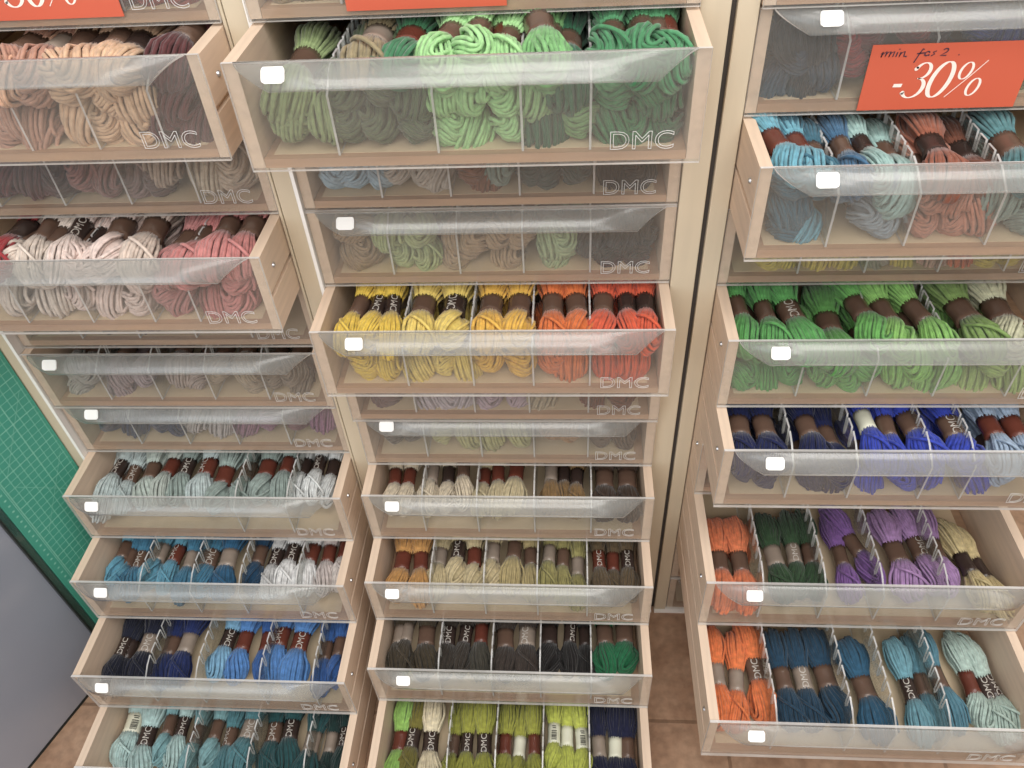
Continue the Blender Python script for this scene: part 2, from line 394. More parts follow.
def band_into(bm, mi=0):
    S = 20; prof = [(-BH, .0092), (-BH, .0128), (-BH*.5, .0122), (0, .012), (BH*.5, .0122), (BH, .0128), (BH, .0092)]
    rings = [[bm.verts.new((math.cos(2*PI*j/S)*r, y, math.sin(2*PI*j/S)*r*.95)) for j in range(S)] for y, r in prof]
    for k in range(len(rings)-1):
        for j in range(S):
            f = bm.faces.new((rings[k][j], rings[k+1][j], rings[k+1][(j+1) % S], rings[k][(j+1) % S])); f.smooth = k not in (0, len(rings)-2); f.material_index = mi
def band_mesh():
    bm = bmesh.new(); band_into(bm); bmesh.ops.recalc_face_normals(bm, faces=bm.faces); return mesh_of(bm, 'paper_band')
BAND = {k: band_mesh() for k in BANDM}
for k in BAND: BAND[k].materials.append(BANDM[k])
def print_mesh(kind):
    """lettering or bars wrapped round the band"""
    if kind == 'text':
        me = text_mesh('DMC', .0125, extrude=.00005, res=3)
        xs_ = [v.co.x for v in me.vertices]; ys_ = [v.co.y for v in me.vertices]
        cx, cy, wd = (max(xs_)+min(xs_))/2, (max(ys_)+min(ys_))/2, max(xs_)-min(xs_)
        for v in me.vertices:
            s = (v.co.x-cx)/wd*.027; a = PI/2 + (v.co.y-cy)/.0125*1.05; r = .01275 + (v.co.z)*1.0
            v.co = (math.cos(a)*r, s, math.sin(a)*r*.95)
        me.materials.append(M_BPRINT)
        return me
    bm = bmesh.new()
    def patch(s0, s1, a0, a1, r=.0128):
        K = 5
        lo = [bm.verts.new((math.cos(a0+(a1-a0)*k/K)*r, s0, math.sin(a0+(a1-a0)*k/K)*r*.95)) for k in range(K+1)]
        hi = [bm.verts.new((math.cos(a0+(a1-a0)*k/K)*r, s1, math.sin(a0+(a1-a0)*k/K)*r*.95)) for k in range(K+1)]
        for k in range(K): bm.faces.new((lo[k], lo[k+1], hi[k+1], hi[k]))
    s = -.012; rr = random.Random(3)
    while s < .002:
        w_ = rr.choice((.0006, .001, .0014)); patch(s, s+w_, PI/2-.45, PI/2+.35); s += w_+rr.choice((.0007, .0012))
    patch(.006, .0075, PI/2-.35, PI/2+.2); patch(.009, .0105, PI/2-.35, PI/2+.3)
    me = mesh_of(bm, 'barcode'); me.materials.append(M_BARS)
    return me
PR = {'text': print_mesh('text'), 'bars': print_mesh('bars')}
TV = [skein_mesh(s, tf, tb, .62, Rf=rf, Lf=lf, n=nn+3) for s, tf, tb, rf, lf, nn in
      ((1, .5, .1, .0205, .056, 10), (2, -.6, -.15, .0215, .058, 10), (3, 1.3, .1, .020, .052, 9), (4, -1.4, .2, .0215, .054, 10), (5, .1, 0, .0225, .058, 11), (6, -.2, -.1, .0195, .056, 9), (7, 2.0, .3, .0205, .050, 9), (8, .9, -.3, .022, .055, 10))]
FV = [skein_mesh(s, tf, .1, bd, Rf=rf, Lf=lf, n=nn+3, with_band=True, messy=.0013) for s, tf, bd, rf, lf, nn in
      ((11, .2, 1.2, .0205, .052, 9), (12, 1.5, .5, .020, .048, 9), (13, -1.5, .6, .020, .048, 9), (14, -.3, 1.4, .021, .054, 9), (15, 2.4, .3, .020, .046, 8), (16, .6, 1.5, .0195, .05, 8), (17, -2.2, .4, .021, .048, 9))]
for me in TV: me.materials.append(wool((200, 200, 200)))
for me in FV: me.materials.append(wool((200, 200, 200))); me.materials.append(BANDM['b'])
SK = []        # every skein: dict(drawer, layer, x, place, colour ...)
def ori(yaw, pitch, roll, s=1):
    return Matrix.Rotation(yaw, 4, 'Z') @ Matrix.Rotation(pitch, 4, 'X') @ Matrix.Rotation(roll, 4, 'Y')
def T(dk, items, z=.062, pitch=.0, w=1.0):
    root, xc, yf, zb = DRAW[dk]
    for it in items:
        u, v, col, cn, bd = it[:5]; yaw = it[5] if len(it) > 5 else 0; pr = it[6] if len(it) > 6 else None; zz = it[7] if len(it) > 7 else z
        p = on_z(u, v, zb+zz+.008)
        p.z = zb+zz; p.y = max(p.y, yf+.0705*w)
        SK.append(dict(d=dk, layer='T', p=p, yaw=math.radians(yaw)+random.uniform(-.06, .06), pitch=pitch+random.uniform(-.05, .05), col=col, cn=cn, band=bd, pr=pr, w=w, u=u))
def Fr(dk, items, dy=.024, w=.86):
    root, xc, yf, zb = DRAW[dk]
    for it in items:
        u, v, col, cn = it[:4]
        p = on_y(u, v, yf+dy)
        SK.append(dict(d=dk, layer='F', p=p, yaw=random.uniform(-.35, .35), pitch=random.uniform(-.1, .1), col=col, cn=cn, band='b', pr=None, w=w*1.1*random.uniform(.95, 1.06)*(it[4] if len(it) > 4 else 1), u=u))
# --- right cabinet
OR,DT,TE,LT,PM=(235,120,45),(28,66,92),(38,92,124),(105,162,178),(176,200,190)
T('R7',[(718,674,OR,'orange','g',0),(737,680,OR,'orange','g',-4),(756,669,OR,'orange','b',4,'text'),
 (784,678,DT,'dark teal','b',0),(804,678,DT,'dark teal','g',2,'text'),(827,676,DT,'dark teal','b',8),
 (866,687,TE,'deep teal','b',8),(911,689,LT,'soft teal','k',6,'text'),(924,684,(85,140,158),'mid teal','b',0,None,0.03),(940,677,(80,135,155),'mid teal','b',8),
 (972,682,PM,'pale mint','r',4),(988,688,PM,'pale mint','k',2,'text'),(1006,686,PM,'pale mint','k',10,'text')],z=.038)
OR2,DG,PU,MA,CR=(240,128,70),(52,82,52),(130,85,160),(172,130,186),(212,192,136)
T('R6',[(722,570,OR2,'orange','b',0),(741,562,OR2,'orange','b',2),
 (775,555,DG,'dark green','g',0),(795,553,DG,'dark green','g',0,'text'),(811,553,DG,'dark green','b',0),
 (842,555,PU,'purple','b',0,None,0.034),(856,543,PU,'purple','b',22),(898,551,MA,'mauve','b',5),(920,546,MA,'mauve','b',2,'text'),(937,548,MA,'mauve','b',0,None,0.034),
 (968,562,CR,'cream','k',6),(984,572,CR,'cream','k',10,None,0.034)],z=.042)
Fr('R6',[(725,605,OR2,'orange'),(745,606,OR2,'orange')])
NV,RB,PB=(24,34,84),(32,62,190),(160,184,212)
T('R5',[(743,438,NV,'navy','b',0),(767,431,NV,'navy','b',4),(811,434,NV,'navy','b',4),(829,437,NV,'navy','b',8,None,.045),(867,419,RB,'royal blue','w',4),(888,425,RB,'royal blue','b',0),(913,421,RB,'royal blue','b',6),
 (955,427,RB,'royal blue','b',4,'text'),(996,430,PB,'pale blue','r',0),(1018,427,PB,'pale blue','r',0)],z=.064)
Fr('R5',[(745,478,NV,'navy'),(768,486,NV,'navy'),(806,484,NV,'navy'),(829,486,NV,'navy'),(868,486,RB,'royal blue'),(898,484,RB,'royal blue'),(930,480,RB,'royal blue'),(968,484,RB,'royal blue'),(1000,482,PB,'pale blue')])
G1,G2,G3,G4=(88,165,84),(104,176,84),(140,198,98),(128,160,84)
T('R4',[(737,306,G1,'bright green','b',0),(748,313,G1,'bright green','b',0,None,.05),(767,312,G1,'bright green','b',0),(794,315,G1,'bright green','b',6,'text'),
 (832,327,(92,158,76),'grass green','b',0,None,.06),(861,305,G2,'grass green','b',10),(891,320,G3,'apple green','b',4),(907,323,G3,'apple green','b',0,None,.055),(928,325,G3,'apple green','b',12),
 (979,332,G4,'moss green','b',8),(1018,336,(205,205,170),'cream','b',0)],z=.078,w=1.08)
Fr('R4',[(737,385,G1,'bright green'),(760,388,G1,'bright green'),(786,384,G1,'bright green'),(822,376,G2,'grass green'),(846,388,G2,'grass green'),(868,374,G2,'grass green'),
 (900,378,G3,'apple green'),(922,388,G3,'apple green'),(950,376,G3,'apple green'),(975,388,(165,195,105),'pale green'),(990,372,(165,195,105),'pale green'),(1014,384,(165,195,105),'pale green')])
YL=(225,200,85)
Fr('R3',[(765,266,YL,'yellow'),(787,266,YL,'yellow'),(820,265,YL,'yellow'),(846,266,YL,'yellow'),(870,266,(175,165,145),'grey'),(901,268,YL,'yellow'),(928,265,(215,170,150),'pink'),(955,268,(230,120,80),'coral'),(988,265,YL,'yellow'),(1012,266,YL,'yellow')])
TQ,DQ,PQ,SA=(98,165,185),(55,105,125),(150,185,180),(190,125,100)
T('R2',[(776,146,TQ,'turquoise','r',12,None,.09),(804,152,TQ,'turquoise','r',6,None,.085),(848,152,(60,105,140),'denim blue','b',0),(865,143,PQ,'pale teal','k',0),(887,150,PQ,'pale teal','b',0,None,.065),
 (945,156,(150,85,60),'rust','k',0),(965,150,(120,70,50),'rust','k',0,None,.06),(1013,143,(80,130,135),'dusty teal','b',0)],z=.08)
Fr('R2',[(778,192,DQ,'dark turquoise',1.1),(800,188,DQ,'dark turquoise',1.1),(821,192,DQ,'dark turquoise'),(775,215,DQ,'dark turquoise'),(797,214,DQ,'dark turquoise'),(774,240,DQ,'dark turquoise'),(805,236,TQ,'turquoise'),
 (852,195,(95,130,155),'denim blue'),(874,198,(95,130,155),'denim blue'),(895,205,PQ,'pale teal',1.1),(860,228,(140,155,165),'grey blue'),(882,232,(140,155,165),'grey blue'),
 (932,202,SA,'salmon'),(957,206,SA,'salmon'),(925,230,SA,'salmon'),(950,232,SA,'salmon'),(978,220,SA,'salmon'),(1008,205,(130,150,140),'grey green'),(1016,232,(130,150,140),'grey green')])
GB=(62,76,92)
Fr('R1',[(795,48,(55,58,62),'charcoal'),(820,52,(55,58,62),'charcoal'),(790,72,GB,'slate blue'),(815,75,GB,'slate blue'),(780,92,GB,'slate blue'),(803,93,(55,58,62),'charcoal'),
 (848,50,(150,30,40),'crimson'),(846,75,(150,30,40),'crimson'),(868,45,(110,35,45),'crimson'),(910,42,(140,45,50),'crimson'),(935,42,(70,50,60),'plum'),(985,40,(40,60,130),'blue'),(1010,40,(40,60,130),'blue'),(1020,90,(110,115,60),'olive')])
# --- middle cabinet
OL,DO,MG,LG_,EG=(140,160,105),(92,108,76),(100,165,95),(158,212,138),(70,140,92)
T('C1',[(374,34,(150,135,100),'olive brown','g',0),(407,40,(60,125,85),'deep green','r',0),(446,48,LG_,'mint green','r',0),(475,40,LG_,'mint green','r',0),(502,43,LG_,'mint green','r',0),
 (547,40,(120,180,110),'leaf green','b',0),(612,40,(95,170,115),'jade green','b',0),(641,36,(70,145,95),'jade green','r',0),(668,32,(80,155,105),'jade green','r',0)],z=.085,w=1.12)
Fr('C1',[(293,106,OL,'olive green',1.05),(280,128,OL,'olive green'),(303,138,OL,'olive green'),(327,128,OL,'olive green'),(352,100,DO,'dark olive'),(380,98,DO,'dark olive',1.15),(352,134,DO,'dark olive'),(380,136,DO,'dark olive'),(407,104,(78,100,70),'dark olive'),(410,136,(78,100,70),'dark olive'),
 (444,76,LG_,'mint green'),(475,72,LG_,'mint green'),(503,78,LG_,'mint green'),(446,106,LG_,'mint green'),(475,98,LG_,'mint green',1.15),(505,108,LG_,'mint green'),(447,136,LG_,'mint green'),(476,138,LG_,'mint green'),(506,134,LG_,'mint green'),
 (540,72,(120,180,110),'leaf green',1.1),(533,100,(140,185,120),'leaf green'),(566,92,(48,105,75),'bottle green',1.1),(538,132,(42,98,70),'bottle green',1.05),(572,130,(115,160,100),'leaf green'),
 (612,72,EG,'emerald green'),(645,72,EG,'emerald green'),(674,74,EG,'emerald green'),(612,102,EG,'emerald green',1.25),(648,100,(60,125,82),'emerald green'),(678,104,(52,112,75),'emerald green'),(606,135,(60,125,82),'emerald green'),(640,136,(60,125,82),'emerald green'),(674,136,(45,100,68),'emerald green')],w=.98)
BL_=(160,195,215)
Fr('C2',[(324,182,BL_,'pale blue'),(344,182,BL_,'pale blue'),(362,183,BL_,'pale blue'),(380,184,BL_,'pale blue'),(402,180,(190,180,168),'stone grey'),(424,184,(190,180,168),'stone grey'),(445,181,(190,180,168),'stone grey'),
 (472,180,(130,76,52),'rust'),(492,184,(130,76,52),'rust'),(505,172,(135,160,150),'grey green'),(524,180,(58,80,78),'dark pine'),(550,181,(58,80,78),'dark pine'),(576,180,(58,80,78),'dark pine'),(608,184,(40,42,44),'black'),(636,184,(40,42,44),'black')],w=.95)
TN,SG=(165,138,105),(176,190,132)
Fr('C3',[(340,239,TN,'tan'),(364,240,TN,'tan'),(342,262,TN,'tan'),(368,262,TN,'tan'),(394,240,SG,'sage green'),(424,240,SG,'sage green'),(398,263,SG,'sage green'),(428,264,SG,'sage green'),
 (458,246,(178,150,118),'beige tan'),(480,256,(178,150,118),'beige tan',1.2),(502,242,(178,150,118),'beige tan'),(523,244,(178,150,118),'beige tan'),(458,266,(178,150,118),'beige tan'),(505,268,(178,150,118),'beige tan'),
 (548,248,(165,185,138),'pale green'),(570,250,(165,185,138),'pale green'),(552,268,(165,185,138),'pale green'),(596,244,(62,62,58),'charcoal'),(626,242,(62,62,58),'charcoal'),(652,244,(62,62,58),'charcoal'),(606,268,(62,62,58),'charcoal'),(640,268,(62,62,58),'charcoal')],w=.95)
Y1,Y2,Y3,O1,O2=(245,208,48),(244,214,95),(238,185,50),(226,112,28),(222,84,36)
T('C4',[(354,317,Y1,'lemon yellow','b',-6),(372,320,Y1,'lemon yellow','k',-2,'text'),(387,323,Y1,'lemon yellow','k',2,'text'),(420,317,Y2,'pale yellow','b',0),(451,321,Y2,'pale yellow','k',2,'text'),
 (487,338,Y3,'golden yellow','b',0),(516,338,Y3,'golden yellow','b',0),(552,338,O1,'orange','b',0),(577,338,O1,'orange','b',3),(604,317,O2,'red orange','b',-2),(629,324,O2,'red orange','k',0),(651,328,O2,'red orange','k',2)],z=.078,w=1.05)
Fr('C4',[(346,372,Y1,'lemon yellow'),(368,374,Y1,'lemon yellow'),(390,372,Y1,'lemon yellow'),(416,372,Y2,'pale yellow'),(441,374,Y2,'pale yellow'),(464,370,Y2,'pale yellow'),(487,369,Y3,'golden yellow',1.15),(515,369,Y3,'golden yellow',1.15),
 (547,369,O1,'orange',1.1),(574,369,O1,'orange',1.1),(602,370,O2,'red orange'),(629,368,O2,'red orange',1.1),(654,370,O2,'red orange')])
LI=(196,184,192)
Fr('C5',[(374,404,(120,92,92),'mauve brown'),(395,404,(120,92,92),'mauve brown'),(425,403,LI,'lilac white'),(449,405,LI,'lilac white'),(468,403,LI,'lilac white'),(492,405,(185,162,176),'lilac'),(517,405,(185,162,176),'lilac'),(546,402,(180,165,135),'beige'),(592,406,(128,76,58),'chestnut'),(620,404,(128,76,58),'chestnut')],w=.95)
Fr('C6',[(396,438,(105,95,85),'taupe'),(417,438,(105,95,85),'taupe'),(443,440,(190,186,125),'pale olive'),(464,440,(190,186,125),'pale olive'),(492,440,(190,186,125),'pale olive'),(514,440,(190,186,125),'pale olive'),(548,438,(172,130,84),'caramel'),(572,439,(172,130,84),'caramel'),(602,441,(118,96,78),'taupe'),(630,441,(118,96,78),'taupe')],w=.95)
C1_,C2_,K1,K2=(224,208,180),(208,192,150),(150,116,66),(78,60,48)
T('C7',[(392,488,C1_,'cream','r',2),(407,485,C1_,'cream','r',4),(431,472,C1_,'cream','g',0),(448,474,C1_,'cream','k',0,None,0.048),(463,468,C1_,'cream','b',0),(484,476,C2_,'pale straw','r',0,None,0.048),(498,473,C2_,'pale straw','r',0),(516,470,C2_,'pale straw','r',0),
 (551,472,K1,'ochre brown','g',0),(564,474,K1,'ochre brown','k',0,None,0.048),(577,476,K1,'ochre brown','k',0),(605,484,K2,'dark brown','b',0),(628,484,K2,'dark brown','b',0)],z=.056)
OC,KC,KH,OV,DK=(205,150,74),(206,188,142),(182,164,110),(160,152,88),(104,86,60)
T('C8',[(400,570,OC,'ochre','r',2),(420,562,OC,'ochre','r',4),(439,556,KC,'pale khaki','g',0,None,0.042),(458,549,KC,'pale khaki','k',0,'text'),(474,556,KC,'pale khaki','r',0),(492,551,KC,'pale khaki','g',0),(514,549,KH,'khaki','b',0),(531,556,KH,'khaki','b',0,None,0.042),
 (549,553,OV,'olive yellow','g',0),(563,557,OV,'olive yellow','b',0,None,0.042),(578,568,OV,'olive yellow','g',0,None,0.042),(599,559,DK,'dark khaki','r',0,'text'),(613,561,DK,'dark khaki','r',0,None,0.042),(628,559,DK,'dark khaki','k',0,'text')],z=.05)
D1,D2,BK,EM=(72,62,46),(62,54,46),(36,33,33),(22,112,70)
T('C9',[(391,634,D1,'olive brown','g',0),(406,632,D1,'olive brown','g',0),(426,635,D1,'olive brown','b',0),(448,635,D2,'dark brown','k',0,'text'),(465,634,D2,'dark brown','k',0,'text'),(481,633,(70,66,56),'dark grey','r',0),
 (505,638,(66,56,50),'dark chocolate','b',0),(527,636,(66,56,50),'dark chocolate','g',0,'text'),(549,634,BK,'black','k',0),(570,633,BK,'black','k',0,'text'),(585,636,BK,'black','k',0,None,0.038),(605,634,EM,'emerald green','b',0),(630,633,EM,'emerald green','b',0)],z=.046)
LM,BM=(160,162,50),(196,205,70)
T('C10',[(394,744,(150,200,90),'light green','r',0),(412,738,(122,115,42),'olive','k',0,'text'),(430,742,(228,214,178),'cream','k',0,'text'),(452,752,LM,'lime green','b',0,None,0.03),(466,748,LM,'lime green','k',0,'text'),(483,756,LM,'lime green','k',0,'text'),
 (505,746,LM,'lime green','r',-4),(519,754,LM,'lime green','w',0,None,0.03),(534,744,LM,'lime green','r',2),(554,733,BM,'bright lime','w',0,'bars'),(567,736,BM,'bright lime','w',0,None,0.03),(582,738,BM,'bright lime','w',2,'bars'),(599,746,(28,32,64),'navy','g',0),(616,750,(28,32,64),'navy','w',0),(634,756,(28,32,64),'navy','b',0)],z=.038)
# --- left cabinet
PE,PK,MR=(222,182,144),(196,146,122),(98,52,54)
T('L1',[(24,52,(235,185,150),'peach','b',0,None,.08),(57,42,PK,'dusty pink','g',0),(92,50,PE,'peach beige','k',0),(126,50,PE,'peach beige','k',0)],z=.082,w=1.1)
Fr('L1',[(8,88,PK,'dusty pink'),(34,102,PK,'dusty pink'),(10,122,PK,'dusty pink'),(36,130,PK,'dusty pink'),(8,148,PK,'dusty pink'),(54,146,PK,'dusty pink'),(64,92,PE,'peach beige',1.2),(104,84,PE,'peach beige',1.1),(82,124,PE,'peach beige',1.25),(112,112,PE,'peach beige'),(114,140,PE,'peach beige'),(140,106,PE,'peach beige'),(142,136,PE,'peach beige',1.1),
 (168,92,MR,'maroon'),(184,108,MR,'maroon'),(172,128,MR,'maroon'),(198,136,MR,'maroon'),(176,72,MR,'maroon')],w=1)
Fr('L2',[(12,186,(120,60,62),'maroon'),(38,184,(110,72,72),'maroon'),(62,188,(95,70,70),'maroon'),(88,186,(160,105,98),'rose brown'),(116,186,(150,105,100),'rose brown'),(140,190,(150,120,115),'rose brown'),(158,176,(190,165,145),'cream'),(166,190,(110,85,82),'mauve brown'),(206,184,(210,190,165),'cream',1.15),(236,184,(205,182,158),'cream',1.1),(258,180,(195,172,148),'cream')],w=1)
WH,PKW,RS=(226,210,196),(232,208,198),(205,128,124)
T('L3',[(10,238,(170,45,50),'crimson','k',0),(34,241,WH,'off-white','b',0),(50,240,WH,'off-white','b',0,None,.075),(68,238,(235,215,205),'off-white','k',0,'text'),(94,239,PKW,'blush white','k',0,None,.075),(109,239,PKW,'blush white','b',4),
 (137,246,(215,195,180),'off-white','b',0),(196,245,RS,'rose pink','b',0,None,.075),(220,236,RS,'rose pink','b',0),(243,238,RS,'rose pink','b',0)],z=.088,w=1.1)
Fr('L3',[(12,275,WH,'off-white'),(44,276,WH,'off-white'),(24,304,WH,'off-white',1.1),(52,306,WH,'off-white'),(76,280,PKW,'blush white'),(104,278,PKW,'blush white'),(84,306,PKW,'blush white'),(112,308,PKW,'blush white'),(138,284,PKW,'blush white'),(140,310,PKW,'blush white'),
 (165,302,(190,125,122),'rose pink'),(176,278,(190,125,122),'rose pink'),(188,306,(190,125,122),'rose pink'),(205,280,RS,'rose pink'),(232,284,RS,'rose pink',1.1),(214,310,RS,'rose pink'),(240,310,RS,'rose pink'),(256,286,RS,'rose pink')],w=1)
Fr('L4',[(70,338,(85,95,90),'slate green'),(110,338,(85,95,90),'slate green'),(150,337,(110,90,95),'mauve')],w=.9)
Fr('L5',[(66,377,(175,172,162),'pale grey'),(88,380,(175,172,162),'pale grey'),(84,393,(175,172,162),'pale grey'),(118,378,(170,148,150),'mauve'),(122,392,(170,148,150),'mauve'),(148,380,(175,156,160),'mauve'),(176,378,(178,162,155),'mauve cream'),(198,386,(178,162,155),'mauve cream'),(218,379,(172,155,130),'beige'),(242,378,(172,155,130),'beige'),(252,393,(172,155,130),'beige'),(272,384,(140,125,108),'taupe'),(294,380,(140,125,108),'taupe'),(304,392,(140,125,108),'taupe')],w=.92)
Fr('L6',[(112,426,(46,58,92),'navy'),(134,428,(46,58,92),'navy'),(156,428,(46,58,92),'navy'),(178,430,(46,58,92),'navy'),(200,425,(192,184,182),'pale grey'),(222,428,(192,184,182),'pale grey'),(250,428,(160,112,138),'mauve'),(274,428,(160,112,138),'mauve'),(298,426,(135,95,100),'mauve brown'),(324,424,(162,110,142),'orchid')],w=.92)
SG1,SG2,SG3=(190,206,206),(150,168,162),(222,226,226)
T('L7',[(88,482,(210,216,214),'silver white','w',0,None,0.048),(104,470,SG1,'silver grey','b',4,None,0.048),(117,467,SG1,'silver grey','k',-2,'text'),(131,473,SG1,'silver grey','b',0,'text',0.048),(150,470,(190,204,196),'silver grey','b',4),(169,466,(185,196,188),'silver grey','r',0),(185,466,SG2,'grey green','k',0,'text'),(206,466,SG1,'silver grey','r',0,'text'),(223,474,SG2,'grey green','r',0),
 (246,470,SG2,'grey green','b',0,None,0.048),(266,467,SG2,'grey green','r',0),(286,464,SG2,'grey green','r',0),(303,466,SG3,'silver white','k',0,'text',0.048),(318,463,SG3,'silver white','k',0,'text'),(332,467,SG3,'silver white','k',0,None,0.048)],z=.056)
Q1,Q2,Q3,Q4=(88,160,188),(58,128,162),(34,98,138),(24,70,104)
T('L8',[(114,549,Q1,'light turquoise','b',4),(128,557,Q2,'turquoise','b',0,None,0.042),(139,559,Q2,'turquoise','b',0,'text',0.042),(158,551,Q1,'light turquoise','g',0),(175,553,Q1,'light turquoise','r',0,'text'),(189,559,Q2,'turquoise','g',0,None,0.042),(208,557,Q2,'turquoise','b',0,'text'),(227,557,Q3,'deep turquoise','g',0),(258,554,Q4,'petrol blue','b',0),
 (275,557,(205,205,205),'white','k',0,'text',0.042),(291,552,(240,240,240),'white','k',2,'text'),(310,552,(244,244,244),'white','r',0),(328,553,(204,192,188),'pinkish grey','r',0),(344,549,(214,204,198),'pinkish grey','r',0)],z=.05)
V1,V2,V3,V4,V5=(28,32,52),(26,44,100),(120,178,214),(72,136,206),(38,94,166)
T('L9',[(114,646,V1,'midnight navy','k',0,'text'),(128,649,V1,'midnight navy','k',0,'text',0.038),(147,643,V1,'midnight navy','g',0,'text'),(170,645,V2,'navy blue','b',0,None,0.038),(186,642,V2,'navy blue','g',0),(227,638,V3,'sky blue','k',0,'text'),(243,640,V4,'mid blue','r',0),
 (266,641,V5,'deep blue','r',0,None,0.038),(281,636,V4,'mid blue','r',0,'text'),(299,641,V4,'mid blue','r',0,'text'),(325,650,V5,'deep blue','b',0,None,0.038),(339,646,V5,'deep blue','b',0)],z=.046)
A1,A2,A3,A4,A5=(174,206,204),(124,174,180),(76,132,142),(34,84,88),(26,56,54)
T('L10',[(121,722,A1,'pale aqua','w',0,'bars'),(145,736,A1,'pale aqua','k',0,'text'),(168,724,A2,'aqua','b',0),(181,726,A1,'pale aqua','k',0,'text'),(196,734,A2,'aqua','b',0,None,0.034),(215,729,A2,'aqua','b',0),(229,737,A3,'dusty teal','b',0,'text',0.034),(248,729,A3,'dusty teal','g',0,'text'),
 (273,732,A4,'dark teal','b',0,'text',0.034),(290,729,A4,'dark teal','k',6,'text'),(311,741,A4,'dark teal','g',0),(330,742,A5,'blackish green','g',0,None,0.034),(344,737,A5,'blackish green','k',0,'text')],z=.042)
Fr('L0',[(118,4,(150,60,52),'brick red'),(146,4,(150,60,52),'brick red'),(176,4,(150,60,52),'brick red')],w=1)
Fr('C0',[(285,2,(150,130,95),'olive tan'),(318,0,(150,130,95),'olive tan')],w=1)
# ------------------------------------------------------------------ place the skeins
ORD = ['', 'first', 'second', 'third', 'fourth', 'fifth', 'sixth', 'seventh', 'eighth', 'ninth', 'tenth', 'eleventh', 'twelfth', 'thirteenth', 'fourteenth', 'fifteenth', 'sixteenth', 'seventeenth', 'eighteenth', 'nineteenth']
BN = {'b': 'brown', 'r': 'red-brown', 'g': 'grey', 'k': 'black', 'w': 'cream'}
SHORT = {k: v[2] for k, v in DR.items()}
NAMEP = {'C0': 'topmost middle drawer', 'C1': 'open green drawer', 'C2': 'closed pale blue and rust drawer', 'C3': 'closed sage and tan drawer', 'C4': 'open yellow and orange drawer', 'C5': 'closed lilac drawer',
 'C6': 'closed pale olive drawer', 'C7': 'open cream and brown drawer', 'C8': 'open khaki drawer', 'C9': 'open black and emerald drawer', 'C10': 'bottom lime and navy drawer',
 'L0': 'topmost left drawer', 'L1': 'open peach drawer', 'L2': 'closed maroon and cream drawer', 'L3': 'open white and rose drawer', 'L4': 'hidden left drawer', 'L5': 'closed grey and mauve drawer', 'L6': 'closed navy and mauve drawer',
 'L7': 'open silver grey drawer', 'L8': 'open turquoise and white drawer', 'L9': 'navy and sky blue drawer', 'L10': 'bottom aqua drawer',
 'R1': 'drawer behind the sale card', 'R2': 'open turquoise and salmon drawer', 'R3': 'closed yellow and coral drawer', 'R4': 'open bright green drawer', 'R5': 'open royal blue drawer', 'R6': 'open purple and orange drawer', 'R7': 'lowest open right drawer'}
stuff_d = ('L4', 'R3', 'C5', 'C6', 'L6', 'L2', 'C2', 'L5', 'R1', 'L0', 'C0')
groups = {}
for s in SK: groups.setdefault((s['d'], s['layer']), []).append(s)
n_ind = sum(len(v) for (d, l), v in groups.items())
used_labels = set()
stuff_items = []
stuff_set = ()
tot = n_ind
if tot > 310:
    ss = []
    for d in stuff_d:
        if tot <= 300: break
        ss.append(d); tot -= sum(len(v) for (dd, l), v in groups.items() if dd == d)
    stuff_set = tuple(ss)
print('skeins', n_ind, 'individual', tot, 'stuff', stuff_set)
def set_mat(o, i, mt):
    o.material_slots[i].link = 'OBJECT'; o.material_slots[i].material = mt
vi = 0
